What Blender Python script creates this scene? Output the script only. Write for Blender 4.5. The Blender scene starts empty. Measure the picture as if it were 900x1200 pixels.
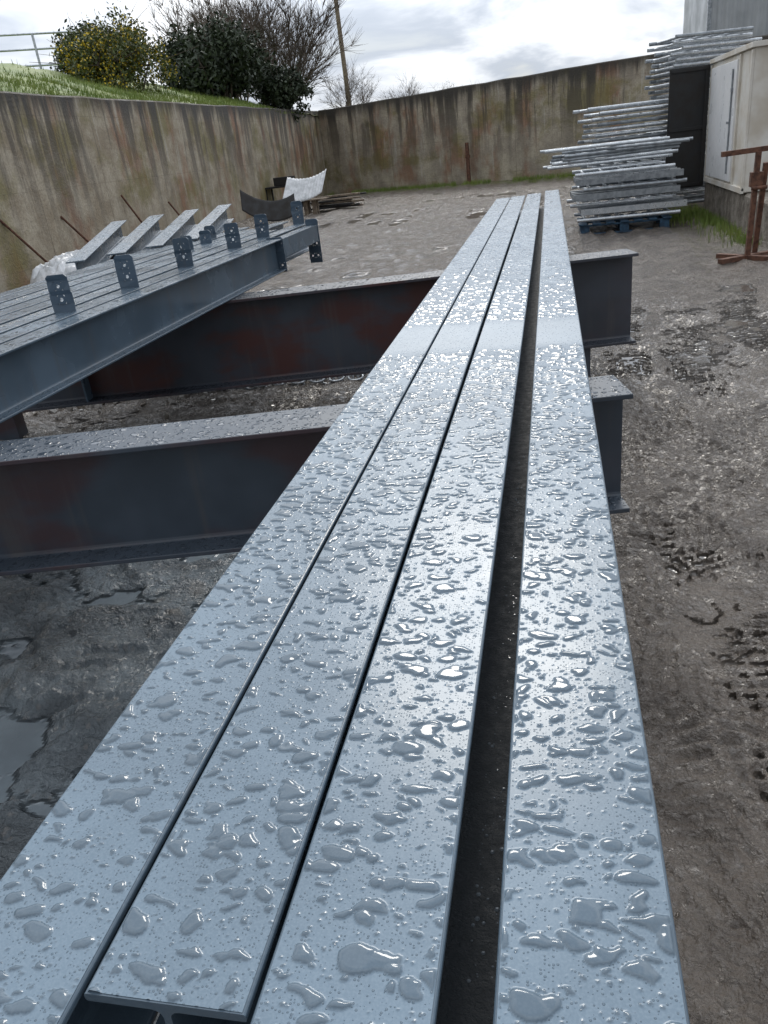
import bpy, math, random, bmesh
import numpy as np
from mathutils import Vector, Matrix, Euler
random.seed(7); rng=np.random.default_rng(7)
sc=bpy.context.scene
sc.view_settings.view_transform='Standard'; sc.view_settings.look='None'; sc.view_settings.exposure=0

# ---------------------------------------------------------------- camera
pitch=math.radians(25.2); yaw=math.radians(14.0)
hx,hy=0.9929,-0.1191; nx_,ny_=0.1191,0.9929
fwdh=Vector((-math.sin(yaw),math.cos(yaw),0)); rightv=Vector((math.cos(yaw),math.sin(yaw),0)); up=Vector((0,0,1))
F=fwdh*math.cos(pitch)-up*math.sin(pitch); D=-(up*math.cos(pitch)+fwdh*math.sin(pitch))
X=(rightv*hx+D*nx_).normalized(); Dn=(rightv*hy+D*ny_).normalized(); Z=-F
cam=bpy.data.cameras.new('camera'); co=bpy.data.objects.new('camera',cam); sc.collection.objects.link(co)
M=Matrix((( X.x,-Dn.x,Z.x,0),(X.y,-Dn.y,Z.y,0),(X.z,-Dn.z,Z.z,1.5),(0,0,0,1)))
co.matrix_world=M
cam.sensor_fit='VERTICAL'; cam.sensor_height=36; cam.lens=27; cam.clip_end=2000; cam.clip_start=0.02
sc.camera=co

# ---------------------------------------------------------------- node helpers
class NT:
    def __init__(s,nt): s.nt=nt
    def n(s,t,**k):
        nd=s.nt.nodes.new(t)
        for a,b in k.items(): setattr(nd,a,b)
        return nd
    def set(s,inp,v):
        if isinstance(v,bpy.types.NodeSocket): s.nt.links.new(v,inp)
        else: inp.default_value=v
    def m(s,op,a,b=None,c=None,clamp=False):
        nd=s.nt.nodes.new('ShaderNodeMath'); nd.operation=op; nd.use_clamp=clamp
        s.set(nd.inputs[0],a)
        if b is not None: s.set(nd.inputs[1],b)
        if c is not None: s.set(nd.inputs[2],c)
        return nd.outputs[0]
    def noise(s,vec,scale,detail=3,rough=.5,dist=0.,dim='3D',out=0):
        nd=s.nt.nodes.new('ShaderNodeTexNoise'); nd.noise_dimensions=dim
        s.set(nd.inputs['Vector'],vec); nd.inputs['Scale'].default_value=scale; nd.inputs['Detail'].default_value=detail
        nd.inputs['Roughness'].default_value=rough; nd.inputs['Distortion'].default_value=dist
        return nd.outputs[out]
    def vop(s,op,a,b):
        nd=s.nt.nodes.new('ShaderNodeVectorMath'); nd.operation=op; s.set(nd.inputs[0],a); s.set(nd.inputs[1],b); return nd.outputs[0]
    def vmul(s,a,b): return s.vop('MULTIPLY',a,b)
    def vadd(s,a,b): return s.vop('ADD',a,b)
    def mr(s,v,a,b,c=0.,d=1.,smooth=True):
        nd=s.nt.nodes.new('ShaderNodeMapRange'); nd.interpolation_type='SMOOTHSTEP' if smooth else 'LINEAR'
        s.set(nd.inputs[0],v); s.set(nd.inputs[1],a); s.set(nd.inputs[2],b); s.set(nd.inputs[3],c); s.set(nd.inputs[4],d)
        return nd.outputs[0]
    def mix(s,f,a,b,bt='MIX'):
        nd=s.nt.nodes.new('ShaderNodeMix'); nd.data_type='RGBA'; nd.blend_type=bt
        s.set(nd.inputs[0],f)
        for i,v in ((6,a),(7,b)):
            if isinstance(v,(tuple,list)) and len(v)==3: v=(*v,1)
            s.set(nd.inputs[i],v)
        return nd.outputs[2]
    def sep(s,v):
        nd=s.nt.nodes.new('ShaderNodeSeparateXYZ'); s.set(nd.inputs[0],v); return nd.outputs
    def comb(s,x,y,z):
        nd=s.nt.nodes.new('ShaderNodeCombineXYZ'); s.set(nd.inputs[0],x); s.set(nd.inputs[1],y); s.set(nd.inputs[2],z); return nd.outputs[0]
    def bump(s,h,dist,strength=1.,normal=None):
        nd=s.nt.nodes.new('ShaderNodeBump'); s.set(nd.inputs['Height'],h); nd.inputs['Distance'].default_value=dist; nd.inputs['Strength'].default_value=strength
        if normal is not None: s.set(nd.inputs['Normal'],normal)
        return nd.outputs[0]
    def attr(s,name): return s.n('ShaderNodeAttribute',attribute_name=name).outputs['Fac']
    def voro(s,vec,scale):
        vo=s.n('ShaderNodeTexVoronoi',voronoi_dimensions='2D',feature='F1'); s.set(vo.inputs['Vector'],vec); vo.inputs['Scale'].default_value=scale
        return vo.outputs['Distance'],vo.outputs['Color']
def newmat(name):
    m=bpy.data.materials.new(name); m.use_nodes=True
    nt=m.node_tree; b=nt.nodes['Principled BSDF']; return m,NT(nt),b
def simple(name,c,c2=None,rough=.6,metal=0.,scale=8.,bump=0.,rvar=.15):
    m,t,b=newmat(name); g=t.n('ShaderNodeNewGeometry').outputs['Position']
    nn=t.noise(g,scale,3,.6)
    f=t.mr(nn,.3,.7)
    t.set(b.inputs['Base Color'],t.mix(f,c,c2 or tuple(v*.6 for v in c)))
    t.set(b.inputs['Roughness'],t.mr(nn,.3,.7,rough-rvar,rough+rvar))
    b.inputs['Metallic'].default_value=metal
    if bump: t.set(b.inputs['Normal'],t.bump(t.noise(g,scale*4,3,.65),bump))
    return m

# ---------------------------------------------------------------- mesh helper
class MB:
    def __init__(s): s.v=[]; s.f=[]; s.mi=[]; s.sm=[]
    def add(s,vs,fs,mi=0,sm=False):
        o=len(s.v); s.v+= [tuple(v) for v in vs]
        for f in fs: s.f.append([o+i for i in f]); s.mi.append(mi); s.sm.append(sm)
    def box(s,c,sz,rot=None,mi=0):
        R=rot if rot is not None else Matrix.Identity(3)
        vs=[Vector(c)+R@Vector((x*sz[0]/2,y*sz[1]/2,z*sz[2]/2)) for x in(-1,1) for y in(-1,1) for z in(-1,1)]
        s.add(vs,[(0,1,3,2),(4,6,7,5),(0,4,5,1),(2,3,7,6),(0,2,6,4),(1,5,7,3)],mi)
    def bar(s,p0,p1,w,h,mi=0):
        p0=Vector(p0);p1=Vector(p1); d=p1-p0; q=d.to_track_quat('Y','Z').to_matrix()
        s.box((p0+p1)/2,(w,d.length,h),q,mi)
    def tube(s,p0,p1,r0,r1=None,n=8,mi=0,cap=True):
        p0=Vector(p0);p1=Vector(p1); r1=r0 if r1 is None else r1
        q=(p1-p0).to_track_quat('Z','Y').to_matrix()
        vs=[]
        for p,r in((p0,r0),(p1,r1)):
            for i in range(n):
                a=2*math.pi*i/n; vs.append(p+q@Vector((r*math.cos(a),r*math.sin(a),0)))
        fs=[(i,(i+1)%n,n+(i+1)%n,n+i) for i in range(n)]
        s.add(vs,fs,mi,True)
        if cap: s.add(vs[:n],[tuple(reversed(range(n)))],mi); s.add(vs[n:],[tuple(range(n))],mi)
    def obj(s,name,mats,bevel=0,parent=None):
        me=bpy.data.meshes.new(name); me.from_pydata(s.v,[],s.f); me.update()
        for m in (mats if isinstance(mats,list) else [mats]): me.materials.append(m)
        me.polygons.foreach_set('material_index',s.mi); me.polygons.foreach_set('use_smooth',s.sm)
        ob=bpy.data.objects.new(name,me); sc.collection.objects.link(ob)
        if bevel:
            b=ob.modifiers.new('b','BEVEL'); b.width=bevel; b.segments=2; b.limit_method='ANGLE'
        if parent: ob.parent=parent
        return ob
def empty(name):
    e=bpy.data.objects.new(name,None); sc.collection.objects.link(e); return e
def gridmesh(name,V,ny,nx,mat,attrs={}):
    idx=np.arange(ny*nx).reshape(ny,nx); Fq=np.stack([idx[:-1,:-1],idx[:-1,1:],idx[1:,1:],idx[1:,:-1]],-1).reshape(-1,4)
    me=bpy.data.meshes.new(name); me.vertices.add(len(V)); me.vertices.foreach_set('co',V.astype(np.float32).ravel())
    me.loops.add(Fq.size); me.loops.foreach_set('vertex_index',Fq.ravel().astype(np.int32)); me.polygons.add(len(Fq))
    me.polygons.foreach_set('loop_start',np.arange(0,Fq.size,4,dtype=np.int32)); me.polygons.foreach_set('use_smooth',np.ones(len(Fq),bool)); me.update(calc_edges=True)
    for k,a in attrs.items():
        at=me.attributes.new(k,'FLOAT','POINT'); at.data.foreach_set('value',a.astype(np.float32).ravel())
    me.materials.append(mat); ob=bpy.data.objects.new(name,me); sc.collection.objects.link(ob); return ob

def iprofile(b,d,tf,tw,r=.008,rt=.003):
    def arc(cx,cz,rad,a0,a1,n=3):
        return [(cx+rad*math.cos(math.radians(a0+(a1-a0)*i/n)),cz+rad*math.sin(math.radians(a0+(a1-a0)*i/n))) for i in range(n+1)]
    q=[]
    q+=arc(b/2-rt,d-rt,rt,90,0); q+=arc(b/2-rt,d-tf+rt,rt,0,-90)
    q+=arc(tw/2+r,d-tf-r,r,90,180)
    low=[(x,d-z) for x,z in reversed(q)]
    rs=q+low
    ls=[(-x,z) for x,z in reversed(rs)]
    return rs+ls
def ibeam(mb,p0,p1,b,d,tf,tw,mi=0,r=.008):
    p0=Vector(p0);p1=Vector(p1); dr=(p1-p0).normalized(); sx=Vector((dr.y,-dr.x,0)).normalized()
    pr=iprofile(b,d,tf,tw,r); n=len(pr); vs=[]
    for k in range(2):
        p=p0.lerp(p1,k); vs+=[p+sx*x+up*z for x,z in pr]
    fs=[(i,(i+1)%n,n+(i+1)%n,n+i) for i in range(n)]
    mb.add(vs,fs,mi,False)
    mb.add(vs[:n],[tuple(reversed(range(n)))],mi); mb.add(vs[-n:],[tuple(range(n))],mi)

# ---------------------------------------------------------------- numpy noise
def hsh(a,b,seed):
    k=(a*374761393+b*668265263+seed*982451653)&0xffffffff
    k=((k^(k>>13))*1274126177)&0xffffffff
    k=k^(k>>16); k=(k*2246822519)&0xffffffff; k=k^(k>>15)
    return (k&0xffff)/65535.
def vnoise(x,y,seed=0):
    xi=np.floor(x).astype(np.int64); yi=np.floor(y).astype(np.int64); xf=x-xi; yf=y-yi
    u=xf*xf*xf*(xf*(xf*6-15)+10); v=yf*yf*yf*(yf*(yf*6-15)+10)
    return (hsh(xi,yi,seed)*(1-u)*(1-v)+hsh(xi+1,yi,seed)*u*(1-v)+hsh(xi,yi+1,seed)*(1-u)*v+hsh(xi+1,yi+1,seed)*u*v)*2-1
def fbm(x,y,o=4,seed=0,g=.5):
    s=0;a=1;t=0
    for i in range(o):
        c,sn=math.cos(.5+.9*i),math.sin(.5+.9*i)
        s=s+a*vnoise((x*c-y*sn)*2**i+i*17.3,(x*sn+y*c)*2**i-i*9.1,seed+i); t+=a; a*=g
    return s/t
def sstep(a,b,x):
    t=np.clip((x-a)/(b-a),0,1); return t*t*(3-2*t)
def blobs(x,y,cell,rmin,rmax,prob,seed,k,pw=1.3):
    """smooth union of discs scattered on a jittered grid: returns signed inside distance (m)"""
    gx=x/cell; gy=y/cell; xi=np.floor(gx).astype(np.int64); yi=np.floor(gy).astype(np.int64)
    acc=np.zeros_like(x)
    for dx in(-1,0,1):
        for dy in(-1,0,1):
            a=xi+dx; b=yi+dy
            cx=(a+.5+.85*(hsh(a,b,seed)-.5))*cell; cy=(b+.5+.85*(hsh(a,b,seed+1)-.5))*cell
            r=rmin+(rmax-rmin)*hsh(a,b,seed+2)**pw
            on=hsh(a,b,seed+3)<prob
            d=r-np.hypot(x-cx,y-cy)
            acc+=np.where(on,np.exp(np.clip(d/k,-30,30)),0)
    return k*np.log(acc+1e-12)

# ---------------------------------------------------------------- world
SUN_EL=math.radians(36); SUN_AZ=math.radians(-6)
sdir=Vector((math.sin(SUN_AZ)*math.cos(SUN_EL),math.cos(SUN_AZ)*math.cos(SUN_EL),math.sin(SUN_EL)))
w=bpy.data.worlds.new('World'); sc.world=w; w.use_nodes=True
t=NT(w.node_tree); bg=w.node_tree.nodes['Background']; wo=w.node_tree.nodes['World Output']
sky=t.n('ShaderNodeTexSky'); sky.sky_type='NISHITA'; sky.sun_disc=False; sky.sun_elevation=SUN_EL; sky.sun_rotation=SUN_AZ
t.set(bg.inputs['Color'],sky.outputs[0]); bg.inputs['Strength'].default_value=.1
g=t.n('ShaderNodeTexCoord').outputs['Generated']
s3=t.sep(g)
zz=t.m('ADD',t.m('MAXIMUM',s3[2],0.),.22)
cv=t.comb(t.m('DIVIDE',s3[0],zz),t.m('DIVIDE',s3[1],zz),t.m('MULTIPLY',s3[2],1.5))
n1=t.noise(cv,1.5,6,.56,.4)
base=t.mix(t.mr(n1,.38,.60),(.44,.49,.57),(.88,.91,.95))
dt=t.n('ShaderNodeVectorMath',operation='DOT_PRODUCT'); t.set(dt.inputs[0],g); dt.inputs[1].default_value=sdir
gl=t.mr(dt.outputs['Value'],-.6,1.,.78,1.6)
gl=t.m('MULTIPLY',gl,t.mr(s3[2],.0,.3,.76,1.12))
gl2=t.m('MULTIPLY',t.m('POWER',t.m('MAXIMUM',dt.outputs['Value'],0.),7.),.7)
bg2=t.n('ShaderNodeBackground'); t.set(bg2.inputs[0],base); t.set(bg2.inputs[1],t.m('ADD',gl,t.m('MULTIPLY',gl2,t.mr(s3[2],.05,.3))))
mx=t.n('ShaderNodeMixShader'); t.set(mx.inputs[0],t.mr(n1,.28,.42,.75,.97)); t.set(mx.inputs[1],bg.outputs[0]); t.set(mx.inputs[2],bg2.outputs[0])
t.set(wo.inputs[0],mx.outputs[0])
sl=bpy.data.lights.new('sun','SUN'); sl.energy=1.0; sl.angle=math.radians(16); sl.color=(1,.95,.87)
so=bpy.data.objects.new('sun',sl); sc.collection.objects.link(so); so.rotation_euler=sdir.to_track_quat('Z','Y').to_euler()

# ---------------------------------------------------------------- materials
def paint(name,base=(.155,.215,.275),rust=0.,drops=True,dscale=1.,primer=(.075,.028,.026),rough=(.22,.36)):
    m,t,b=newmat(name); geo=t.n('ShaderNodeNewGeometry'); P=geo.outputs['Position']
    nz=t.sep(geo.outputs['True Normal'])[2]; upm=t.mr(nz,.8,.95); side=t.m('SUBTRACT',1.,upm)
    big=t.noise(P,3.,3,.55)
    col=t.mix(t.mr(big,.35,.65),tuple(v*.82 for v in base),tuple(v*1.12 for v in base))
    if rust:
        rn=t.noise(t.vmul(P,(.8,.8,1.6)),2.0,4,.6); rm=t.m('MULTIPLY',t.mr(rn,.42,.62,0.,rust),side)
        rm=t.m('MULTIPLY',rm,t.mr(t.sep(P)[0],-.9,-.2,1.,.15))
        col=t.mix(rm,col,primer)
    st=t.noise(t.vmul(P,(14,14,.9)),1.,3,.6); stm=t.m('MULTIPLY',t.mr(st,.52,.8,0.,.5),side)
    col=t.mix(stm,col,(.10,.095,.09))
    rg=t.mr(big,.3,.7,*rough)
    if drops:
        P2=t.vadd(P,t.vmul(t.noise(P,60.*dscale,1,.5,out=1),(.03,.03,0)))
        d1,c1=t.voro(P2,36*dscale); d2,c2=t.voro(P2,95*dscale)
        a=t.mr(t.m('SUBTRACT',t.mr(t.sep(c1)[0],0.,1.,-.1,.55,False),d1),0.,.25,0.,1.)
        b2=t.mr(t.m('SUBTRACT',t.mr(t.sep(c2)[0],0.,1.,-.1,.5,False),d2),0.,.3,0.,.5)
        hgt=t.m('MULTIPLY',t.m('MAXIMUM',a,b2),upm)
        col=t.mix(t.m('MULTIPLY',hgt,.3),col,tuple(v*.6 for v in base))
        rg=t.mr(hgt,0.,.3,rg,.05,False)
        t.set(b.inputs['Normal'],t.bump(hgt,.003))
    else:
        t.set(b.inputs['Normal'],t.bump(t.noise(P,90.,2,.5),.0008))
    t.set(b.inputs['Base Color'],col); t.set(b.inputs['Roughness'],rg)
    return m
M_SIDE=paint('blue_paint_shaded_sides',base=(.09,.13,.17),drops=False)  # same paint as the flange tops, colour darkened for the shaded sides
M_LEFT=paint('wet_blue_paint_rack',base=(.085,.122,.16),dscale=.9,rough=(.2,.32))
M_CROSS=paint('girder_paint',base=(.055,.072,.095),rust=.65,dscale=.8,rough=(.3,.5))
M_CROSS2=paint('girder_primer_paint',base=(.05,.058,.074),rust=.95,dscale=.8,rough=(.35,.55),primer=(.085,.032,.028))
M_PLATE=paint('plate_paint',base=(.07,.105,.145),drops=False)
M_GAP=simple('gap_shade_steel',(.018,.024,.03),(.03,.035,.04),.6,0,60.,.002)  # near-black colour stands in for the shade between the beams
M_GAP.node_tree.nodes['Principled BSDF'].inputs['Specular IOR Level'].default_value=.35
M_BEAD=simple('water_bead',(.20,.23,.26),(.12,.14,.16),.12,0,60.,0,.04)
m,t,b=newmat('wet_paint_with_droplets'); P=t.n('ShaderNodeNewGeometry').outputs['Position']
dr_=t.attr('drop'); mist=t.attr('mist')
big=t.noise(P,3.5,3,.6)
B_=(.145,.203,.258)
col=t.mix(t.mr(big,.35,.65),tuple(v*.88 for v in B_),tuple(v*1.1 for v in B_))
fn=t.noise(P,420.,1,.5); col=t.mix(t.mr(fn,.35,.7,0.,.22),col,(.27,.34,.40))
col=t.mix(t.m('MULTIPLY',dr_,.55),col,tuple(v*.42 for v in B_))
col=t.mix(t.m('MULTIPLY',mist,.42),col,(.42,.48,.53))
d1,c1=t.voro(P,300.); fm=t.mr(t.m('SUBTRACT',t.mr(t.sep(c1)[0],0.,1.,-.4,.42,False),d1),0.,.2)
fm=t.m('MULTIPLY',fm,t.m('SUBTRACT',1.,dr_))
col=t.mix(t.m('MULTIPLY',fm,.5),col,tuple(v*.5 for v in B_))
t.set(b.inputs['Base Color'],col); t.set(b.inputs['Roughness'],t.mr(dr_,0.,.6,t.mr(mist,0.,1.,t.mr(big,.3,.7,.23,.33),.40,False),.025,False))
t.set(b.inputs['Normal'],t.bump(fm,.0008,.8)); b.inputs['IOR'].default_value=1.5
M_DROP=m

def concrete(name,along='y',tint=(.42,.36,.27)):
    m,t,b=newmat(name); geo=t.n('ShaderNodeNewGeometry'); P=geo.outputs['Position']; s=t.sep(P)
    a=s[1] if along=='y' else s[0]
    V=t.comb(a,0.,s[2])
    mid=t.noise(V,1.6,5,.65); fine=t.noise(P,22.,4,.7)
    col=t.mix(t.mr(mid,.36,.66),tuple(v*.72 for v in tint),(.50,.44,.34))
    st=t.noise(t.comb(t.m('MULTIPLY',a,2.6),0.,t.m('MULTIPLY',s[2],.2)),1.,6,.7)
    topg=t.mr(s[2],.2,2.8,.15,1.)
    st2=t.noise(t.comb(t.m('MULTIPLY',a,.8),4.,t.m('MULTIPLY',s[2],.35)),1.,4,.65)
    col=t.mix(t.mr(st2,.49,.62,0.,.7),col,(.28,.12,.06))
    gn=t.noise(t.comb(t.m('MULTIPLY',a,.55),9.,t.m('MULTIPLY',s[2],.7)),1.,5,.65)
    col=t.mix(t.mr(gn,.48,.62,0.,.7),col,(.20,.175,.05))
    sm=t.m('MULTIPLY',t.mr(st,.47,.57),topg)
    col=t.mix(t.m('MULTIPLY',sm,.8),col,(.055,.045,.034))
    wst=t.mr(st,.42,.36); col=t.mix(t.m('MULTIPLY',wst,.35),col,(.6,.58,.52))
    tn=t.m('ADD',s[2],t.m('MULTIPLY',st,1.3))
    col=t.mix(t.mr(tn,3.25,3.75,0.,.9),col,(.035,.032,.028))
    j=t.m('ABSOLUTE',t.m('SUBTRACT',t.m('FRACT',t.m('DIVIDE',a,2.44)),.5)); jm=t.mr(j,.0,.006,1.,0.)
    hl=t.m('ABSOLUTE',t.m('SUBTRACT',t.m('FRACT',t.m('DIVIDE',t.m('ADD',s[2],.35),1.22)),.5)); hm=t.mr(hl,0.,.008,.5,0.)
    jj=t.m('MAXIMUM',jm,hm)
    col=t.mix(t.m('MULTIPLY',jj,.6),col,(.06,.05,.04))
    col=t.mix(t.mr(fine,.4,.7,0.,.35),col,(.10,.085,.065))
    t.set(b.inputs['Base Color'],col); t.set(b.inputs['Roughness'],t.mr(st,.4,.6,.85,.6))
    t.set(b.inputs['Normal'],t.bump(fine,.02))
    return m
M_CL=concrete('stained_concrete_left','y',(.46,.38,.27)); M_CB=concrete('stained_concrete_back','x',(.46,.40,.32))
M_GALV=simple('galvanised_steel',(.62,.65,.68),(.42,.45,.48),.34,.7,14.,0,.1)
M_GALVD=simple('galvanised_steel_dark',(.36,.39,.42),(.22,.24,.26),.42,.6,14.,0,.12)
M_WOODB=simple('blue_pallet_wood',(.03,.09,.16),(.02,.04,.07),.7,0,20.,.003)
M_WOOD=simple('weathered_timber',(.30,.24,.17),(.13,.10,.08),.8,0,12.,.004)
M_RUST=simple('rusty_steel',(.16,.07,.04),(.07,.035,.025),.75,.1,18.,.003)
M_DARK=simple('dark_plate',(.012,.013,.015),(.025,.022,.02),.7,0,5.,.002)
M_CREAM=simple('off_white_panel',(.74,.72,.67),(.55,.50,.42),.5,0,2.5,.002)
M_WHITE=simple('white_door_paint',(.84,.85,.86),(.72,.72,.72),.4,0,3.,.001)
M_STONE=simple('rubble_concrete',(.30,.27,.23),(.12,.10,.08),.85,0,5.,.03)
M_PLAST=simple('white_sheeting',(.75,.76,.78),(.5,.52,.53),.4,0,6.,.01)
M_BARK=simple('bark',(.13,.105,.08),(.07,.055,.045),.9,0,10.)
M_BARK2=simple('pale_bark',(.20,.16,.13),(.11,.09,.075),.9,0,10.)
M_CORR=simple('corrugated_cladding',(.42,.44,.46),(.33,.35,.37),.45,.2,1.)
M_PEB=simple('pale_stone',(.50,.48,.45),(.30,.28,.26),.3)
def foliage(name,c1,c2,c3,scale=3.):
    m,t,b=newmat(name); P=t.n('ShaderNodeNewGeometry').outputs['Position']
    f=t.noise(P,scale,2,.6); f2=t.noise(P,40.,1,.5)
    col=t.mix(t.mr(f,.35,.65),c1,c2); col=t.mix(t.mr(f2,.5,.75),col,c3)
    t.set(b.inputs['Base Color'],col); b.inputs['Roughness'].default_value=.6
    return m
M_GORSE=foliage('gorse_leaves',(.05,.07,.018),(.09,.115,.03),(.12,.13,.035))
M_FLOW=simple('gorse_flowers',(.66,.48,.03),(.5,.37,.02),.6)
M_CON=foliage('evergreen_leaves',(.015,.027,.014),(.035,.055,.022),(.055,.07,.03),1.5)
M_GRASS=foliage('grass_blades',(.11,.18,.025),(.19,.25,.045),(.22,.21,.08),.8)

# mud
m,t,b=newmat('wet_mud'); geo=t.n('ShaderNodeNewGeometry'); P=geo.outputs['Position']; s=t.sep(P)
at=t.attr('wet'); film=t.attr('film')
mid=t.noise(P,3.,5,.65); fine=t.noise(P,24.,5,.72)
col=t.mix(t.mr(mid,.38,.66),(.155,.128,.105),(.080,.063,.051))
col=t.mix(t.mr(fine,.45,.72,0.,.6),col,(.23,.205,.18))
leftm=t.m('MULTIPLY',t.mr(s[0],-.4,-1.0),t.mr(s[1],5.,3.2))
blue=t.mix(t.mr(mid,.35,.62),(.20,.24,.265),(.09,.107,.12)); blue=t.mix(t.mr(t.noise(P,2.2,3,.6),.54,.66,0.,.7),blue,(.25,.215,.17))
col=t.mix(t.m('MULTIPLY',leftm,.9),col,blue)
d1,c1=t.voro(P,34.); pc=t.sep(c1)[0]; peb=t.mr(d1,.1,.42,1.,0.); pebm=t.m('MULTIPLY',t.m('MULTIPLY',t.mr(pc,.78,.84),peb),t.m('SUBTRACT',1.,at))
col=t.mix(t.m('MULTIPLY',pebm,.35),col,(.24,.22,.20))
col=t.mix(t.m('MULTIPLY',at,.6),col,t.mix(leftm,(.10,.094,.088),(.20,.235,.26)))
dist=t.m('ADD',s[1],t.m('MULTIPLY',s[0],.504))
gm=t.m('MULTIPLY',t.mr(dist,26.6,28.4),t.mr(mid,.35,.6,.2,1.))
col=t.mix(gm,col,(.10,.12,.035))
t.set(b.inputs['Base Color'],col)
rr=t.mr(t.m('ADD',t.m('MULTIPLY',fine,.5),t.m('MULTIPLY',mid,.5)),.40,.60,.05,.19)
rr=t.m('MULTIPLY',rr,t.mr(film,0.,1.,1.,.5,False)); rr=t.mr(at,0.,1.,rr,t.mr(mid,.4,.6,.03,.14),False)
t.set(b.inputs['Roughness'],rr)
hh=t.m('ADD',t.m('MULTIPLY',mid,1.5),t.m('ADD',t.m('MULTIPLY',fine,.9),t.m('MULTIPLY',pebm,.06)))
hh=t.m('MULTIPLY',hh,t.m('SUBTRACT',1.,t.m('MULTIPLY',at,t.mr(leftm,0.,1.,.98,.93,False))))
t.set(b.inputs['Normal'],t.bump(hh,.042)); b.inputs['IOR'].default_value=1.6
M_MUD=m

# ---------------------------------------------------------------- ground
def axis(segs):
    out=[]
    for a,b,st in segs: out+=list(np.arange(a,b,st))
    return out
def grow(start,stop,st,k):
    o=[];x=start
    sgn=1 if stop>start else -1
    while (stop-x)*sgn>0: x+=sgn*st; st*=k; o.append(x)
    return o
xs=sorted(grow(-9,-600,.3,1.35))+axis([(-9,-3.2,.05),(-3.2,-2.,.022),(-2.,-.4,.012),(-.4,.1,.04),(.1,1.1,.007),(1.1,2.6,.014),(2.6,5,.06)])+[5.0]+grow(5,600,.3,1.35)
ys=sorted(grow(.2,-600,.1,1.35))+axis([(.2,.6,.02),(.6,2.4,.0075),(2.4,4.5,.013),(4.5,8,.022),(8,14,.045),(14,31,.08)])+[31.0]+grow(31,900,.3,1.35)
xs=np.array(xs); ys=np.array(ys)
GX,GY=np.meshgrid(xs,ys)
near=((GX>-9.5)&(GX<6)&(GY>-1)&(GY<34)).astype(float)
H=.04*fbm(GX*.5,GY*.5,4,1)+.022*fbm(GX*2.2,GY*2.2,4,5,.55)
lm=sstep(-.2,-.9,GX)*sstep(6,4,GY)
rid=1-np.abs(fbm(GX*1.9+.4*fbm(GX*3,GY*3,3,9),GY*2.6,5,11,.55))*2
H+=lm*(.06*(rid-.52)+.022*fbm(GX*7,GY*7,5,15,.6))
wx=GX+.6*fbm(GX*.12,GY*.12,2,21)+.12*np.sin(GY*.35)+.015*fbm(GX*5,GY*5,2,22)
lugfade=sstep(8.5,6.5,GY)
for c,wd in ((.4,.14),(.75,.15),(1.15,.16),(1.75,.2),(2.5,.2),(-3.9,.22),(-2.3,.2),(-5.2,.22),(-.8,.2),(-6.8,.2),(-1.5,.2),(-3.1,.2),(-6.0,.2),(-4.5,.2),(-.2,.18)):
    e=np.abs(wx-c+.12*fbm(GX*.3+c,GY*.4,2,int(c*10)+500)); rm=sstep(wd*1.3,wd*.6,e); fa=1+.5*sstep(6,12,GY); pr_=.35+.65*sstep(-.4,.3,fbm(GX*.4+c*3,GY*.25,2,34))
    H-=.012*rm*fa*pr_; H+=.013*fa*pr_*np.exp(-((e-wd*1.35)/.06)**2)*(.5+.5*sstep(-.4,.3,fbm(GX*1.5,GY*.7,2,33)))
    ph=(GY+.5*e*1.0)/.075+.35*fbm(GX*6,GY*6,2,37)
    lug=.5+.5*np.sin(ph*2*np.pi)
    lug=sstep(.15,.85,lug+.3*fbm(GX*14,GY*14,2,31))
    H+=rm*(lug-.4)*.0105*sstep(-.45,.1,fbm(GX*.9,GY*.9+c,3,41))*lugfade
for a_,cs in ((62,(.35,.95,1.5,2.1,3.2)),(-35,(.5,.9,1.7,2.6,3.6,4.6))):
    a=math.radians(a_); ux=GX*math.cos(a)+GY*math.sin(a); vx=-GX*math.sin(a)+GY*math.cos(a)+.02*fbm(GX*4,GY*4,2,38)
    for c in cs:
        e=np.abs(vx-c); rm=sstep(.22,.14,e)*sstep(-.1,.3,GX); lug=sstep(.15,.85,.5+.5*np.sin((ux+.6*e)/.06*2*np.pi+2*fbm(GX*6,GY*6,2,39))+.3*fbm(GX*14,GY*14,2,35)); H+=rm*(lug*.010-.005)*sstep(-.5,.0,fbm(GX*1.3+3,GY*1.3,3,43))*lugfade
H+=.013*fbm(GX*12,GY*12,5,51,.62)*sstep(14,5,GY)+.02*fbm(GX*3.5,GY*2.2,3,57)*sstep(6,10,GY)
H-=.008*sstep(.08,.0,np.abs(fbm(GX*7,GY*7,3,53)))*sstep(9,5,GY)*sstep(-.1,.3,GX)
def dip(cx,cy,rx,ry,dp):
    global H
    H-=dp*np.exp(-(((GX-cx)/rx)**2+((GY-cy)/ry)**2))
dip(.85,5.3,.45,.5,.04); dip(-1.45,2.3,.4,.22,.03); dip(-1.6,1.5,.35,.25,.025); dip(-1.15,2.9,.5,.3,.035); dip(.7,2.3,.2,.25,.014); dip(.5,1.4,.15,.2,.016);dip(1.7,7.6,.5,.4,.02);dip(1.3,6.4,.4,.5,.025)
dip(-3,13,1.6,1.2,.03); dip(-1.5,18,1.8,1,.03); dip(0.2,10.5,.8,.8,.03); dip(-4.5,21,1.5,1,.03); dip(-2,24,2,.8,.03); dip(-4,9.5,1.4,.8,.03)
lev=-.036+.008*fbm(GX*.2,GY*.2,2,61)
wet=sstep(.006,-.002,H-lev)*near; film=sstep(.04,.0,H-lev)*near
dd=(H-lev)/.003; H=lev+.003*np.where(dd>20,dd,np.log1p(np.exp(np.clip(dd,-30,20))))
H*=near*sstep(5.5,4.6,GX)*sstep(-1,-.2,GY)*sstep(-9.4,-8.9,GX)
ny,nx=GX.shape
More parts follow.
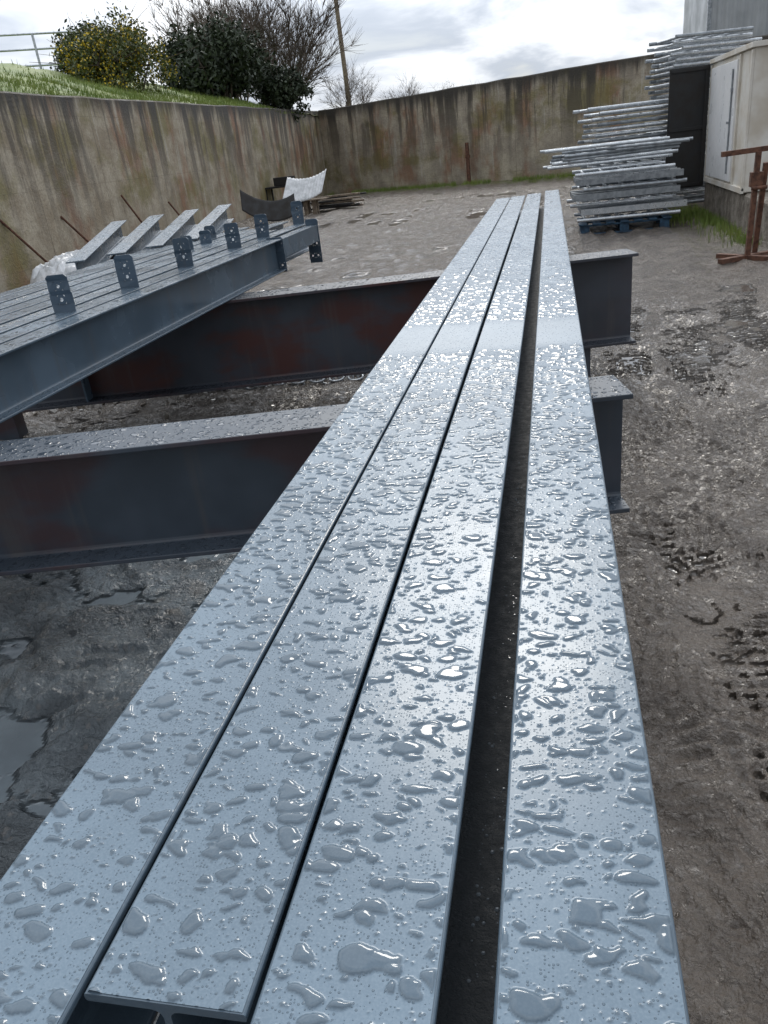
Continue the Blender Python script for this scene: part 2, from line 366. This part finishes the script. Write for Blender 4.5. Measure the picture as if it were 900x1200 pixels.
gridmesh('ground',np.stack([GX,GY,H],-1).reshape(-1,3),ny,nx,M_MUD,{'wet':wet,'film':film})
print('ground',ny*nx)

# ---------------------------------------------------------------- main beams (4), flange tops carry real droplet relief
mx=[(-.4625,-.4905),(-.315,-.341),(-.1665,-.181),(.02,.0)]
ends=[(.265,8.64),(.335,8.7),(.2,8.84),(.18,9.06)]
def yrows(y0,y1):
    o=[y0]
    while o[-1]<y1:
        y=o[-1]; o.append(y+.00125*max(1.,(y/.9)**1.2))
    o[-1]=y1; return np.array(o)
for bi,((x0,x1),(y0,y1)) in enumerate(zip(mx,ends)):
    e=empty('steel_beam')
    mb=MB(); ibeam(mb,(x0,y0,.752),(x1,y1,.752),.143,.148,.0095,.007,r=.009)
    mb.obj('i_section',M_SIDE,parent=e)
    if bi==2:
        mb=MB(); mb.box(((x0+x1)/2+.085,(y0+y1)/2,.760),(.075,y1-y0,.008),Matrix.Rotation(math.atan2(x0-x1,y1-y0),3,'Z'))  # added plate, there only to darken the gap beside this beam
        for k in range(420):
            yy_=.25+7*random.random()**1.5; xx_=x0+(x1-x0)*(yy_-y0)/(y1-y0)+.075+.03*random.random(); r=.0006+.0018*random.random()**2
            mb.tube((xx_,yy_,.7641),(xx_,yy_,.7641+r*.7),r*1.3,r*.6,6,1)
        mb.obj('gap_dark_plate',[M_GAP,M_BEAD],parent=e)
    yy=yrows(y0+.0015,y1-.0015); uu=np.linspace(-.0685,.0685,108)
    U,Y=np.meshgrid(uu,yy); Xc=x0+(x1-x0)*(Y-y0)/(y1-y0); XX=Xc+U
    S_=1.22
    wxx=XX/1.22/S_; wy=Y/.84/S_
    dxw=.0088*fbm(wxx*50,wy*50,2,101,.4)+.0009*fbm(wxx*190,wy*190,1,102); dyw=.0088*fbm(wxx*50+9,wy*50,2,103,.4)+.0009*fbm(wxx*190+5,wy*190,1,104)
    dens=fbm(XX*9,Y*5,3,111)
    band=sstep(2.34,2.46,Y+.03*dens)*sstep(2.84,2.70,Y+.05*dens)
    far_=sstep(.7,1.6,Y)
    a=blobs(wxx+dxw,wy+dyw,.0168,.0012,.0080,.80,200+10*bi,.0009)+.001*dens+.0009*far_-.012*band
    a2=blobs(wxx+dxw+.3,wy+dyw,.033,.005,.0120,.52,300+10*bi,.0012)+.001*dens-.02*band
    b_=blobs(wxx+dxw*.3,wy+dyw*.3,.0068,.0003,.0017,.5,400+10*bi,.0003)
    def dome(f,edge,hm):
        q=np.clip(f/edge,0,1); return hm*np.sqrt(1-(1-q)**2)
    ha=np.maximum(dome(a,.0046,.0022),dome(a2,.0058,.0027)); hb=dome(b_,.0016,.001)
    h_=np.maximum(ha,hb)
    edge=sstep(.0685,.066,np.abs(U)); h_=h_*edge
    drop=sstep(.0001,.0005,h_)
    V=np.stack([XX,Y,.9006+h_],-1).reshape(-1,3)
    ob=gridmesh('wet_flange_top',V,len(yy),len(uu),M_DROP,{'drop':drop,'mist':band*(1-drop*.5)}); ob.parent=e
    print('beam',len(V),'coverage',float(drop[:600].mean()))
# ---------------------------------------------------------------- cross beams
def cross(p0,p1,b,d,tf,z,legs,mat,stiff):
    e=empty('support_girder')
    mb=MB(); ibeam(mb,(*p0,z-d),(*p1,z-d),b,d,tf,.012,r=.014); mb.obj('girder',mat,parent=e)
    dr=(Vector(p1)-Vector(p0)).normalized()
    ang=math.atan2(dr.y,dr.x); R=Matrix.Rotation(ang,3,'Z')
    mb=MB()
    for q in stiff:
        c=Vector(p0)+dr*q
        mb.box((c.x,c.y,z-d/2),(.012,b-.02,d-2*tf-.002),R)
    mb.obj('stiffeners',M_PLATE,parent=e)
    mb=MB()
    for q in legs:
        c=Vector(p0)+dr*(q); h=z-d-.002
        mb.box((c.x,c.y,h/2-.03),(.14,.14,h+.06),R)
    mb.obj('foot_blocks',M_CROSS,.004,parent=e)
cross((-3.6,1.66),(.21,2.45),.22,.40,.016,.75,[1.1,3.35],M_CROSS,[1.1,3.35])
cross((-3.9,4.29),(.49,5.27),.24,.56,.018,.75,[.3,4.15],M_CROSS2,[.9])

# ---------------------------------------------------------------- left rack of beams
yend=[5.75,7.05,6.6,7.4,6.9,7.2,6.5,6.1]
for i in range(8):
    xc=-2.025-.156*i; rootz=.752
    mb=MB(); y0=.9 if i<1 else .7+.07*((i*37)%5)
    ibeam(mb,(xc,y0,rootz-.001*(i%3)),(xc+.01*math.sin(i*2.1),yend[i],rootz-.001*(i%3)),.126,.226,.010,.007,r=.009)
    if i==0: mb.box((xc,6.262,.905),(.10,1.0,.13))
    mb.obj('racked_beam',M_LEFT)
def cleat(x,y,z0,w,h,rotz,holes,name='cleat_plate',t_=.01):
    bm=bmesh.new(); N=12
    R=Matrix.Rotation(rotz,3,'Z'); r=.009; cur=0; rows={}
    def quad(pts):
        vs=[bm.verts.new(R@Vector((p[0],0,p[1]))+Vector((x,y,z0))) for p in pts]; bm.faces.new(vs)
    for hx_,hz in holes: rows.setdefault(round(hz,4),[]).append(hx_)
    for hz,hxs in sorted(rows.items()):
        lo,hi=hz-.02,hz+.02
        quad([(-w/2,cur),(w/2,cur),(w/2,lo),(-w/2,lo)])
        cx=-w/2
        for hx_ in sorted(hxs):
            a,b_=hx_-.02,hx_+.02
            quad([(cx,lo),(a,lo),(a,hi),(cx,hi)])
            for k in range(N):
                an=2*math.pi*k/N; an2=2*math.pi*(k+1)/N
                def sq(q):
                    c,s_=math.cos(q),math.sin(q); mm=max(abs(c),abs(s_)); return (hx_+.02*c/mm,hz+.02*s_/mm)
                def ci(q): return (hx_+r*math.cos(q),hz+r*math.sin(q))
                quad([ci(an),sq(an),sq(an2),ci(an2)])
            cx=b_
        quad([(cx,lo),(w/2,lo),(w/2,hi),(cx,hi)])
        cur=hi
    ch=.012
    quad([(-w/2,cur),(w/2,cur),(w/2,h-ch),(w/2-ch,h),(-w/2+ch,h),(-w/2,h-ch)])
    bmesh.ops.remove_doubles(bm,verts=bm.verts,dist=.0004)
    bmesh.ops.recalc_face_normals(bm,faces=bm.faces)
    me=bpy.data.meshes.new(name); bm.to_mesh(me); bm.free(); me.materials.append(M_PLATE)
    ob=bpy.data.objects.new(name,me); sc.collection.objects.link(ob)
    so_=ob.modifiers.new('s','SOLIDIFY'); so_.thickness=t_; so_.offset=0
    return ob
for y in (3.24,3.86,4.57,5.40,6.02): cleat(-2.2,y,.975,.10,.17,math.radians(8),[(-.0,.06),(.0,.12)])
cleat(-2.2,6.98,.975,.10,.19,math.radians(6),[(0,.06),(0,.13)])
cleat(-2.025,6.78,.66,.11,.36,0,[(-.025,.06),(.025,.06),(-.025,.16),(.025,.16),(0,.29)])
cleat(-2.025,5.762,.74,.13,.25,0,[(-.035,.05),(.035,.05),(-.035,.19),(.035,.19)])
for x,y in ((-2.65,5.6),(-2.65,5.95),(-2.8,6.4)): cleat(x,y,.975,.09,.10,.1,[(0,.05)])
for i in range(4):
    hd=math.radians(-17+2.*i); dv=Vector((math.sin(hd),math.cos(hd),0))
    mb=MB(); p=Vector((-3.44+.165*i,5.35+.31*i,.845)); ibeam(mb,p,p+dv*1.75+up*.16,.14,.15,.009,.007); mb.obj('stacked_beam',M_LEFT)
mb=MB()
for q,zz_ in ((5.85,.815),(6.75,.895)):
    c0=Vector((-3.95,q-.1,0)); c1=Vector((-2.75,q+.75,0))
    mb.bar((c0.x,c0.y,zz_),(c1.x,c1.y,zz_),.09,.07)
    for c in (c0.lerp(c1,.08),c0.lerp(c1,.3)): mb.bar((c.x,c.y,-.06),(c.x,c.y,zz_-.035),.1,.1)
mb.obj('timber_trestle',M_DARK,.004)

# ---------------------------------------------------------------- walls
def wall(name,p0,p1,h0,h1,th,mat,nseg=24,below=.3):
    mb=MB(); p0=Vector(p0);p1=Vector(p1); d=(p1-p0).normalized(); nrm=Vector((-d.y,d.x))
    vs=[]
    for k in range(nseg+1):
        p=p0.lerp(p1,k/nseg); h=h0+(h1-h0)*k/nseg+.03*(random.random()-.5)
        for o,z in ((0,-below),(0,h-.03),(.03,h),(th-.03,h),(th,h-.03),(th,-below)):
            q=p+nrm*o; vs.append((q.x,q.y,z))
    fs=[]
    for k in range(nseg):
        for i in range(5): fs.append((k*6+i,(k+1)*6+i,(k+1)*6+i+1,k*6+i+1))
    fs.append(tuple(range(6))); fs.append(tuple(nseg*6+i for i in reversed(range(6))))
    mb.add(vs,fs); return mb.obj(name,mat)
wall('concrete_retaining_wall',(-8.8,2),(-9.32,34.4),2.98,3.16,.32,M_CL,40)
wall('concrete_boundary_wall',(-9.28,34.2),(10,24.5),3.16,3.2,.3,M_CB,30)

def bankh(x,y):
    return 3.02+np.clip((-x-9.2)*.34,0,1.3)*sstep(40,27,y)-1.2*sstep(33,46,y)+.12*fbm(x*.8,y*.8,3,71)
bx=np.linspace(-9.25,-30,50); by=np.linspace(-2,50,110); BX,BY=np.meshgrid(bx,by); BZ=bankh(BX,BY)
mb=MB(); N_=len(bx)
mb.add(np.stack([BX,BY,BZ],-1).reshape(-1,3).tolist(),[(r*N_+c,r*N_+c+1,(r+1)*N_+c+1,(r+1)*N_+c) for r in range(len(by)-1) for c in range(N_-1)],0,True)
mb.obj('grass_bank',M_GRASS)
def leaves(mb,C_,sizes,mi=0,aspect=.5):
    n=len(C_); d=rng.normal(size=(n,3)); d/=np.linalg.norm(d,axis=1)[:,None]; e=rng.normal(size=(n,3)); e=np.cross(d,e); e/=np.linalg.norm(e,axis=1)[:,None]
    s=sizes[:,None]
    vs=np.stack([C_-d*s,C_+e*s*aspect,C_+d*s,C_-e*s*aspect],1).reshape(-1,3)
    o=len(mb.v); mb.v+=vs.tolist()
    mb.f+=[[o+4*i,o+4*i+1,o+4*i+2,o+4*i+3] for i in range(n)]; mb.mi+=[mi]*n; mb.sm+=[False]*n
def blades(mb,pts,h,lean=.35,wd=.012,mi=0):
    for p in pts:
        a=random.random()*6.28; hh=h*(.5+random.random()*.8); l=lean*hh*(random.random()*1.2)
        dx,dy=math.cos(a),math.sin(a); w_=wd
        p=Vector(p)
        mb.add([p+Vector((-dy*w_,dx*w_,-.02)),p+Vector((dy*w_,-dx*w_,-.02)),p+Vector((dx*l,dy*l,hh))],[(0,1,2)],mi)
mb=MB(); pts=[]
for i in range(14000):
    x=-9.2-abs(random.gauss(0,1.4)); y=8+random.random()*24; pts.append((x,y,float(bankh(np.array(x),np.array(y)))))
blades(mb,pts,.10); mb.obj('bank_grass',M_GRASS)
mb=MB(); pts=[]
for i in range(5000):
    u_=random.random(); x=-9+u_*12.5; y=34.0-(x+9.28)*.504-abs(random.gauss(0,.45))
    if vnoise(np.array(x*1.2),np.array(3.))>-.2: pts.append((x,y,0))
for i in range(1300):
    y=10+random.random()*4.6; x=2.36-abs(random.gauss(0,.14)); pts.append((x,y,0))
for i in range(700): pts.append((2.0+random.gauss(0,.16),13.7+random.gauss(0,.4),0))
blades(mb,pts,.12,wd=.008); mb.obj('verge_grass',M_GRASS)

# ---------------------------------------------------------------- bushes and trees
def bush(name,c,rad,nclump,nleaf,ls,mats,flower=0.,lumps=9):
    c=np.array(c); rad=np.array(rad); mb=MB()
    lc=[]
    for i in range(lumps):
        d=rng.normal(size=3); d/=np.linalg.norm(d); d[2]=abs(d[2])*.9-.25
        lc.append((c+d*rad*(.35+.4*rng.random()),rad*(.32+.25*rng.random())))
    pc=[]
    for i in range(nclump):
        l,r=lc[rng.integers(len(lc))]; d=rng.normal(size=3); d/=np.linalg.norm(d); q=l+d*r*(.55+.5*rng.random()**.6)
        if q[2]<c[2]-rad[2]: q[2]=c[2]-rad[2]+.1
        pc.append(q+rng.normal(size=(nleaf,3))*.11*rad.mean()/1.3)
    P_=np.concatenate(pc); leaves(mb,P_,ls*(.6+.8*rng.random(len(P_))),1)
    if flower:
        k=int(len(P_)*flower); sel=rng.choice(len(P_),k,replace=False); Q=P_[sel]; Q=Q[(vnoise(Q[:,0]*1.5,Q[:,2]*1.5+Q[:,1],5)>-.1)]
        leaves(mb,Q+rng.normal(size=Q.shape)*.03+np.array([.02,-.05,.03]),np.full(len(Q),ls*.65),2,.9)
    for l,r in lc:
        b0=Vector((c[0]+random.gauss(0,.1),c[1],c[2]-rad[2]-.2)); mid=b0.lerp(Vector(l),.5)+Vector((random.gauss(0,.1),random.gauss(0,.1),0))
        mb.tube(b0,mid,.05,.035,6); mb.tube(mid,Vector(l),.035,.015,6)
        for k in range(7):
            e=Vector(l)+Vector((random.gauss(0,1)*r[0],random.gauss(0,1)*r[1],abs(random.gauss(0,1))*r[2]))*.9; mb.tube(Vector(l),e,.014,.004,4)
    mb.obj(name,mats)
bush('gorse_bush',(-11.5,22.3,4.3),(1.6,1.5,1.4),420,24,.05,[M_BARK,M_GORSE,M_FLOW],.36)
bush('evergreen_bush',(-11.0,28.2,4.5),(2.0,1.8,1.7),620,28,.08,[M_BARK,M_CON],0,16)
bush('evergreen_bush',(-14.2,26.5,5.0),(1.5,1.2,1.4),300,26,.07,[M_BARK,M_CON],0,9)
bush('evergreen_bush',(-9.9,30.5,3.7),(1.2,1.0,1.2),230,26,.07,[M_BARK,M_CON],0,8)
def bare(name,base,h,levels,mat,r0=.12,spread=.5,seed=1,nb=4):
    R=random.Random(seed); mb=MB()
    def br(p,d,L,r,lv):
        n=3; q=p
        for k in range(n):
            d2=(d+Vector((R.gauss(0,.12),R.gauss(0,.12),R.gauss(0,.06)+.03))).normalized()
            e=q+d2*L/n; mb.tube(q,e,r*(1-.25*k),r*(1-.25*(k+1)),5 if lv>1 else 3,cap=False)
            if lv>0:
                for j in range(nb if k==n-1 else 2):
                    dd=(d2+Vector((R.gauss(0,spread),R.gauss(0,spread),R.gauss(0,spread*.6)+.1))).normalized()
                    br(e,dd,L*(.5+.25*R.random()),r*.5,lv-1)
            q=e; d=d2
    for s_ in range(3):
        br(Vector(base)+Vector((R.gauss(0,.25),R.gauss(0,.25),0)),Vector((R.gauss(0,.25),R.gauss(0,.25),1)).normalized(),h*.4,r0,levels)
    mb.obj(name,mat)
bare('bare_tree',(-11.3,34.8,2.2),6.8,3,M_BARK,.09,.42,3,5)
bare('bare_tree',(-12.4,33.5,2.3),6.4,3,M_BARK2,.09,.45,5,5)
bare('bare_tree',(-12.6,37.5,2.0),6.8,3,M_BARK2,.08,.45,15,5)
bare('bare_shrub',(-8.8,37.5,1.6),3.9,3,M_BARK2,.035,.55,8)
bare('bare_shrub',(-6.3,40,1.3),3.6,3,M_BARK2,.035,.6,11)
bare('bare_shrub',(-4.3,42,1.2),3.3,3,M_BARK2,.035,.6,13)
bare('bare_shrub',(-2.6,42,1.2),2.9,3,M_BARK2,.035,.6,19)
mb=MB(); mb.tube((-10.1,43.8,-.2),(-10.3,43.8,10.5),.14,.10,12); mb.box((-10.29,43.7,9.6),(1.6,.09,.1))
for dx in(-.7,-.3,.3,.7): mb.tube((-10.29+dx,43.7,9.65),(-10.29+dx,43.7,9.82),.035,.025,8)
mb.obj('telegraph_pole',M_WOOD)
mb=MB(); p0=Vector((-13.0,23.6)); p1=Vector((-22,17.5))
for k in range(9):
    p=p0.lerp(p1,k/8); z=float(bankh(np.array(p.x),np.array(p.y)))
    mb.tube((p.x,p.y,z-.2),(p.x,p.y,5.42),.035,.035,8)
for hh in(.35,.75,1.12):
    mb.tube((p0.x,p0.y,4.3+hh),(p1.x,p1.y,4.37+hh),.028,.028,8)
mb.obj('metal_railing_fence',M_GALV)

# ---------------------------------------------------------------- corrugated building beyond wall
e=empty('corrugated_building')
mb=MB(); vs=[];n=160
for i in range(n+1):
    x=5.25+i*.06; yy=31.9+(.035 if (i//2)%2 else 0.); vs+=[(x,yy,0),(x,yy,8.5)]
mb.add(vs,[(2*i,2*i+2,2*i+3,2*i+1) for i in range(n)]); mb.box((10.05,35.0,4.24),(9.6,6.1,8.48)); mb.obj('cladding',M_CORR,parent=e)
mb=MB(); mb.box((5.20,31.88,4.25),(.12,.16,8.5)); mb.box((10.0,31.85,8.55),(9.8,.25,.12)); mb.obj('corner_flashing',M_GALVD,parent=e)

# ---------------------------------------------------------------- container / store on plinth
e=empty('storage_container')
mb=MB(); mb.box((3.75,13.0,1.29),(2.6,2.8,1.66)); mb.obj('body',M_CREAM,.015,parent=e)
mb=MB()
mb.box((3.75,13.0,2.15),(2.68,2.88,.06))
for y in (11.63,12.3,14.37): mb.box((2.437,y,1.29),(.03,.06,1.62))
mb.box((2.437,13.0,.485),(.034,2.8,.07)); mb.obj('frame_trim',M_CREAM,.004,parent=e)
mb=MB(); mb.box((2.432,13.35,1.30),(.03,1.85,1.5)); mb.obj('white_door',M_WHITE,.006,parent=e)
mb=MB(); mb.tube((2.405,12.6,.65),(2.405,12.6,1.95),.012,n=8)
for z in(.9,1.7): mb.box((2.41,12.6,z),(.03,.07,.05))
mb.box((2.40,12.67,1.3),(.02,.16,.03)); mb.obj('lock_bar',M_GALVD,.002,parent=e)
mb=MB(); R=Matrix.Rotation(math.radians(4),3,'Z'); mb.box((2.12,14.42,1.25),(.60,.04,1.74),R)
for z in(.42,1.25,2.08): mb.box((2.12,14.388,z),(.56,.012,.05),R)
for x in (1.86,2.38): mb.box((x,14.388,1.25),(.05,.012,1.6),R)
mb.obj('open_dark_door',M_DARK,.004,parent=e)
mb=MB(); mb.box((3.78,12.2,.21),(2.62,4.7,.48))
ob=mb.obj('rubble_plinth',M_STONE,parent=e); ob.modifiers.new('b','BEVEL').width=.03
e=empty('cable_drum')
mb=MB(); c=Vector((2.98,12.1,2.46)); ax=Vector((.55,1,0)).normalized()
for k in(-1,1): mb.tube(c+ax*(.16*k-.015),c+ax*(.16*k+.015),.26,.26,28)
mb.obj('flanges',M_WOOD,.004,parent=e)
mb=MB(); mb.tube(c-ax*.145,c+ax*.145,.17,.17,24); mb.tube(c-ax*.185,c-ax*.175,.05,.05,12); mb.obj('cable',M_STONE,parent=e)
mb=MB(); mb.box((3.05,12.2,2.195),(.5,.6,.03)); mb.obj('board',M_WOOD,parent=e)

# ---------------------------------------------------------------- galvanised frame stacks
def frame(mb,c,L,W_,ang,z,sec=.048,rungs=6,mi=0):
    d=Vector((math.cos(ang),math.sin(ang),0)); s_=Vector((-d.y,d.x,0)); c=Vector((c[0],c[1],z))
    for k in(-1,1):
        a=c-d*L/2+s_*W_/2*k; b_=c+d*L/2+s_*W_/2*k
        mb.tube(a,b_,sec/2,n=10,mi=mi)
    for i in range(rungs):
        q=c-d*L/2+d*L*(i+.5)/rungs
        mb.tube(q-s_*W_/2,q+s_*W_/2,sec*.36,n=8,mi=mi)
def stack(name,c,L,W_,ang,z0,z1,jit=.05,dz=.062,sec=.05,flat=False):
    mb=MB(); z=z0;i=0
    while z<z1:
        a=ang+random.gauss(0,.025); cc=(c[0]+random.gauss(0,jit),c[1]+random.gauss(0,jit*.6))
        if flat and i%2==1:
            d=Vector((math.cos(a),math.sin(a),0)); s_=Vector((-d.y,d.x,0)); q=Vector((cc[0],cc[1],z+.02))
            for k in(-.5,-.17,.17,.5): mb.bar(q-d*L*.5+s_*W_*k,q+d*L*.5+s_*W_*k,.075,.08,random.choice([0,1]))
            z+=.03
        else: frame(mb,cc,L*(1+random.gauss(0,.03)),W_,a,z,sec,random.choice([5,6,7]),random.choice([0,0,1]))
        z+=dz; i+=1
    return mb.obj(name,[M_GALV,M_GALVD])
stack('galvanised_frame_stack',(1.05,13.1),1.5,.95,.03,.2,.90,.05,.09,.055,True)
mb=MB()
for i in range(6): frame(mb,(.85+random.gauss(0,.1),13.2+random.gauss(0,.15)),1.8,.5,math.radians(random.choice([-14,8,20,3])),.96+.045*i,.045,6,random.choice([0,1]))
mb.obj('galvanised_ladder_frames',[M_GALV,M_GALVD])
stack('galvanised_frame_stack',(1.25,14.9),1.35,.9,.22,.1,1.74,.07,.08,.055)
stack('galvanised_frame_stack',(2.42,15.5),1.3,.9,.32,.1,2.66,.06,.08,.058)
mb=MB()
for k in range(7): mb.box((.45+.2*k,13.1,.135),(.12,1.0,.022))
for y in(12.68,13.1,13.52):
    mb.box((1.05,y,.112),(1.3,.09,.022)); mb.box((1.05,y,-.012),(1.3,.09,.022))
    for x in(.48,1.05,1.62): mb.box((x,y,.05),(.13,.09,.10))
mb.obj('blue_pallet',M_WOODB,.003)
mb=MB(); x,y=2.03,9.16
mb.bar((x,y,0),(x+.02,y,1.06),.06,.05); mb.bar((x-.34,y-.05,1.07),(x+.5,y+.1,1.09),.05,.05)
mb.bar((x+.10,y+.15,0.02),(x+.1,y,.95),.05,.05)
mb.bar((x-.25,y+.25,.03),(x+.28,y-.3,.03),.07,.05); mb.bar((x-.3,y-.15,.03),(x+.35,y+.22,.03),.07,.05); mb.box((x+.02,y,.8),(.12,.08,.14)); mb.tube((x-.03,y-.05,.72),(x+.12,y-.05,.72),.02,n=8)
mb.obj('rusty_steel_stand',M_RUST,.003)

# ---------------------------------------------------------------- objects in yard, left/back
for (y,hh,l) in((12.9,1.15,.8),(14.6,1.0,.7),(16.8,1.2,.5),(18.8,.9,.35)):
    mb=MB(); mb.tube((-8.55,y,-.03),(-8.98,y-l,hh),.022,n=8); mb.obj('rusty_rod',M_RUST)
mb=MB(); mb.tube((-2.95,30.6,-.1),(-2.98,30.75,1.35),.07,n=8); mb.box((-2.96,30.66,.9),(.18,.06,.1)); mb.obj('rusty_post',M_RUST)
def sheet(name,c,rotz,w_,h_,lean,f,mat,ribs=0.,n=60,mrows=10,th=.015):
    mb=MB(); R=Matrix.Rotation(rotz,3,'Z')@Matrix.Rotation(-lean,3,'X'); vs=[]
    for j in range(mrows+1):
        for i in range(n+1):
            u=-w_/2+w_*i/n; v=h_*j/mrows
            dx,dy,dz=f(u,v)
            vs.append(Vector(c)+R@Vector((u+dx,dy+ribs*math.sin(i*math.pi/2.5),v+dz)))
    mb.add(vs,[(j*(n+1)+i,j*(n+1)+i+1,(j+1)*(n+1)+i+1,(j+1)*(n+1)+i) for j in range(mrows) for i in range(n)],0,True)
    ob=mb.obj(name,mat); s_=ob.modifiers.new('s','SOLIDIFY'); s_.thickness=th; return ob
sheet('dark_steel_sheet',(-7.5,21.3,.03),math.radians(16),1.45,.62,math.radians(35),lambda u,v:(0,-.25*u*u,.38*(u-.15)**2-.10*u),M_DARK)
sheet('white_ribbed_sheet',(-7.0,22.9,.38),math.radians(8),1.15,.82,math.radians(45),lambda u,v:(.18*v,-.35*(u)**2,.12*u+.22*u*u),M_PLAST,.012)
mb=MB()
for i in range(4): mb.box((-7.0+.25*(i%2),23.15+.2*(i//2),.16),(.12,.12,.4))
mb.box((-6.9,23.2,.38),(1.1,.5,.03)); mb.obj('sheet_support_crate',M_WOOD,.003)
mb=MB()
for i in range(12):
    a=math.radians(random.uniform(-25,25)); R=Matrix.Rotation(a,3,'Z'); mb.box((-6.3+random.gauss(0,.15),24+random.gauss(0,.3),.06+.028*i),(random.uniform(.9,1.7),.14,.05),R,random.choice([0,1,1]))
mb.obj('timber_pile',[M_WOOD,M_DARK],.003)
mb=MB(); c=(-8.7,26.4)
for sx_ in(-.5,.5):
    for sy in(-.3,.3): mb.box((c[0]+sx_,c[1]+sy,.33),(.07,.07,.7))
mb.box((c[0],c[1],.72),(1.2,.75,.05)); mb.box((c[0],c[1],.2),(1.1,.65,.04)); mb.box((c[0]+.1,c[1],.88),(.6,.5,.25)); mb.obj('work_bench',[M_DARK],.004)
bm=bmesh.new(); bmesh.ops.create_grid(bm,x_segments=70,y_segments=50,size=1)
for v in bm.verts:
    x,y=v.co.x,v.co.y; r=max(0,1-(x*x+y*y*1.0)); a=np.array(x*3.);b_=np.array(y*3.)
    hh=.5*r**.5+.22*(1-abs(float(fbm(a,b_,4,81)))*2)*min(1,r*3)
    v.co=Vector((x*1.0,y*.6,hh*.8-.04))
me=bpy.data.meshes.new('s'); bm.to_mesh(me); bm.free(); me.materials.append(M_PLAST)
for p in me.polygons: p.use_smooth=True
ob=bpy.data.objects.new('white_sheeting_pile',me); sc.collection.objects.link(ob); ob.location=(-7.7,12.1,0); ob.rotation_euler=(0,0,1.2)
mb=MB()
def link(c,ax,tilt,L=.05,W_=.034,r=.0075):
    ax=Vector(ax).normalized(); s_=Vector((-ax.y,ax.x,0)); s2=(s_*math.cos(tilt)+up*math.sin(tilt))
    pts=[]
    for k in range(12):
        a=2*math.pi*k/12; pts.append(Vector(c)+ax*(L*math.cos(a))+s2*(W_*math.sin(a)))
    for k in range(12): mb.tube(pts[k],pts[(k+1)%12],r,n=6,cap=False)
for row in range(3):
    x=-4.2; y=5.2+.15*row; k=0
    while x<-.9:
        yy_=y+.03*math.sin(x*3+row); link((x,yy_,.045),(1,.09*math.cos(x*3+row),0),.35 if k%2 else 1.25,.054,.04,.009); x+=.072; k+=1
mb.obj('lit_strip_links',M_GALV)  # chain-like links stand in for the sunlit tyre print on the ground
mb=MB()
for i in range(900):
    x=random.uniform(-4.3,-.9); y=5.3+random.gauss(0,.22); r=random.uniform(.008,.024)
    R=Euler((random.random()*3,random.random()*3,random.random()*3)).to_matrix()
    mb.box((x,y,r*.5-.01),(r*2,r*1.5,r*1.2),R,random.choice([0,0,1]))
mb.obj('lit_strip_rubble',[M_PEB,M_STONE])  # pale stones stand in for sunlit ground seen under the girder
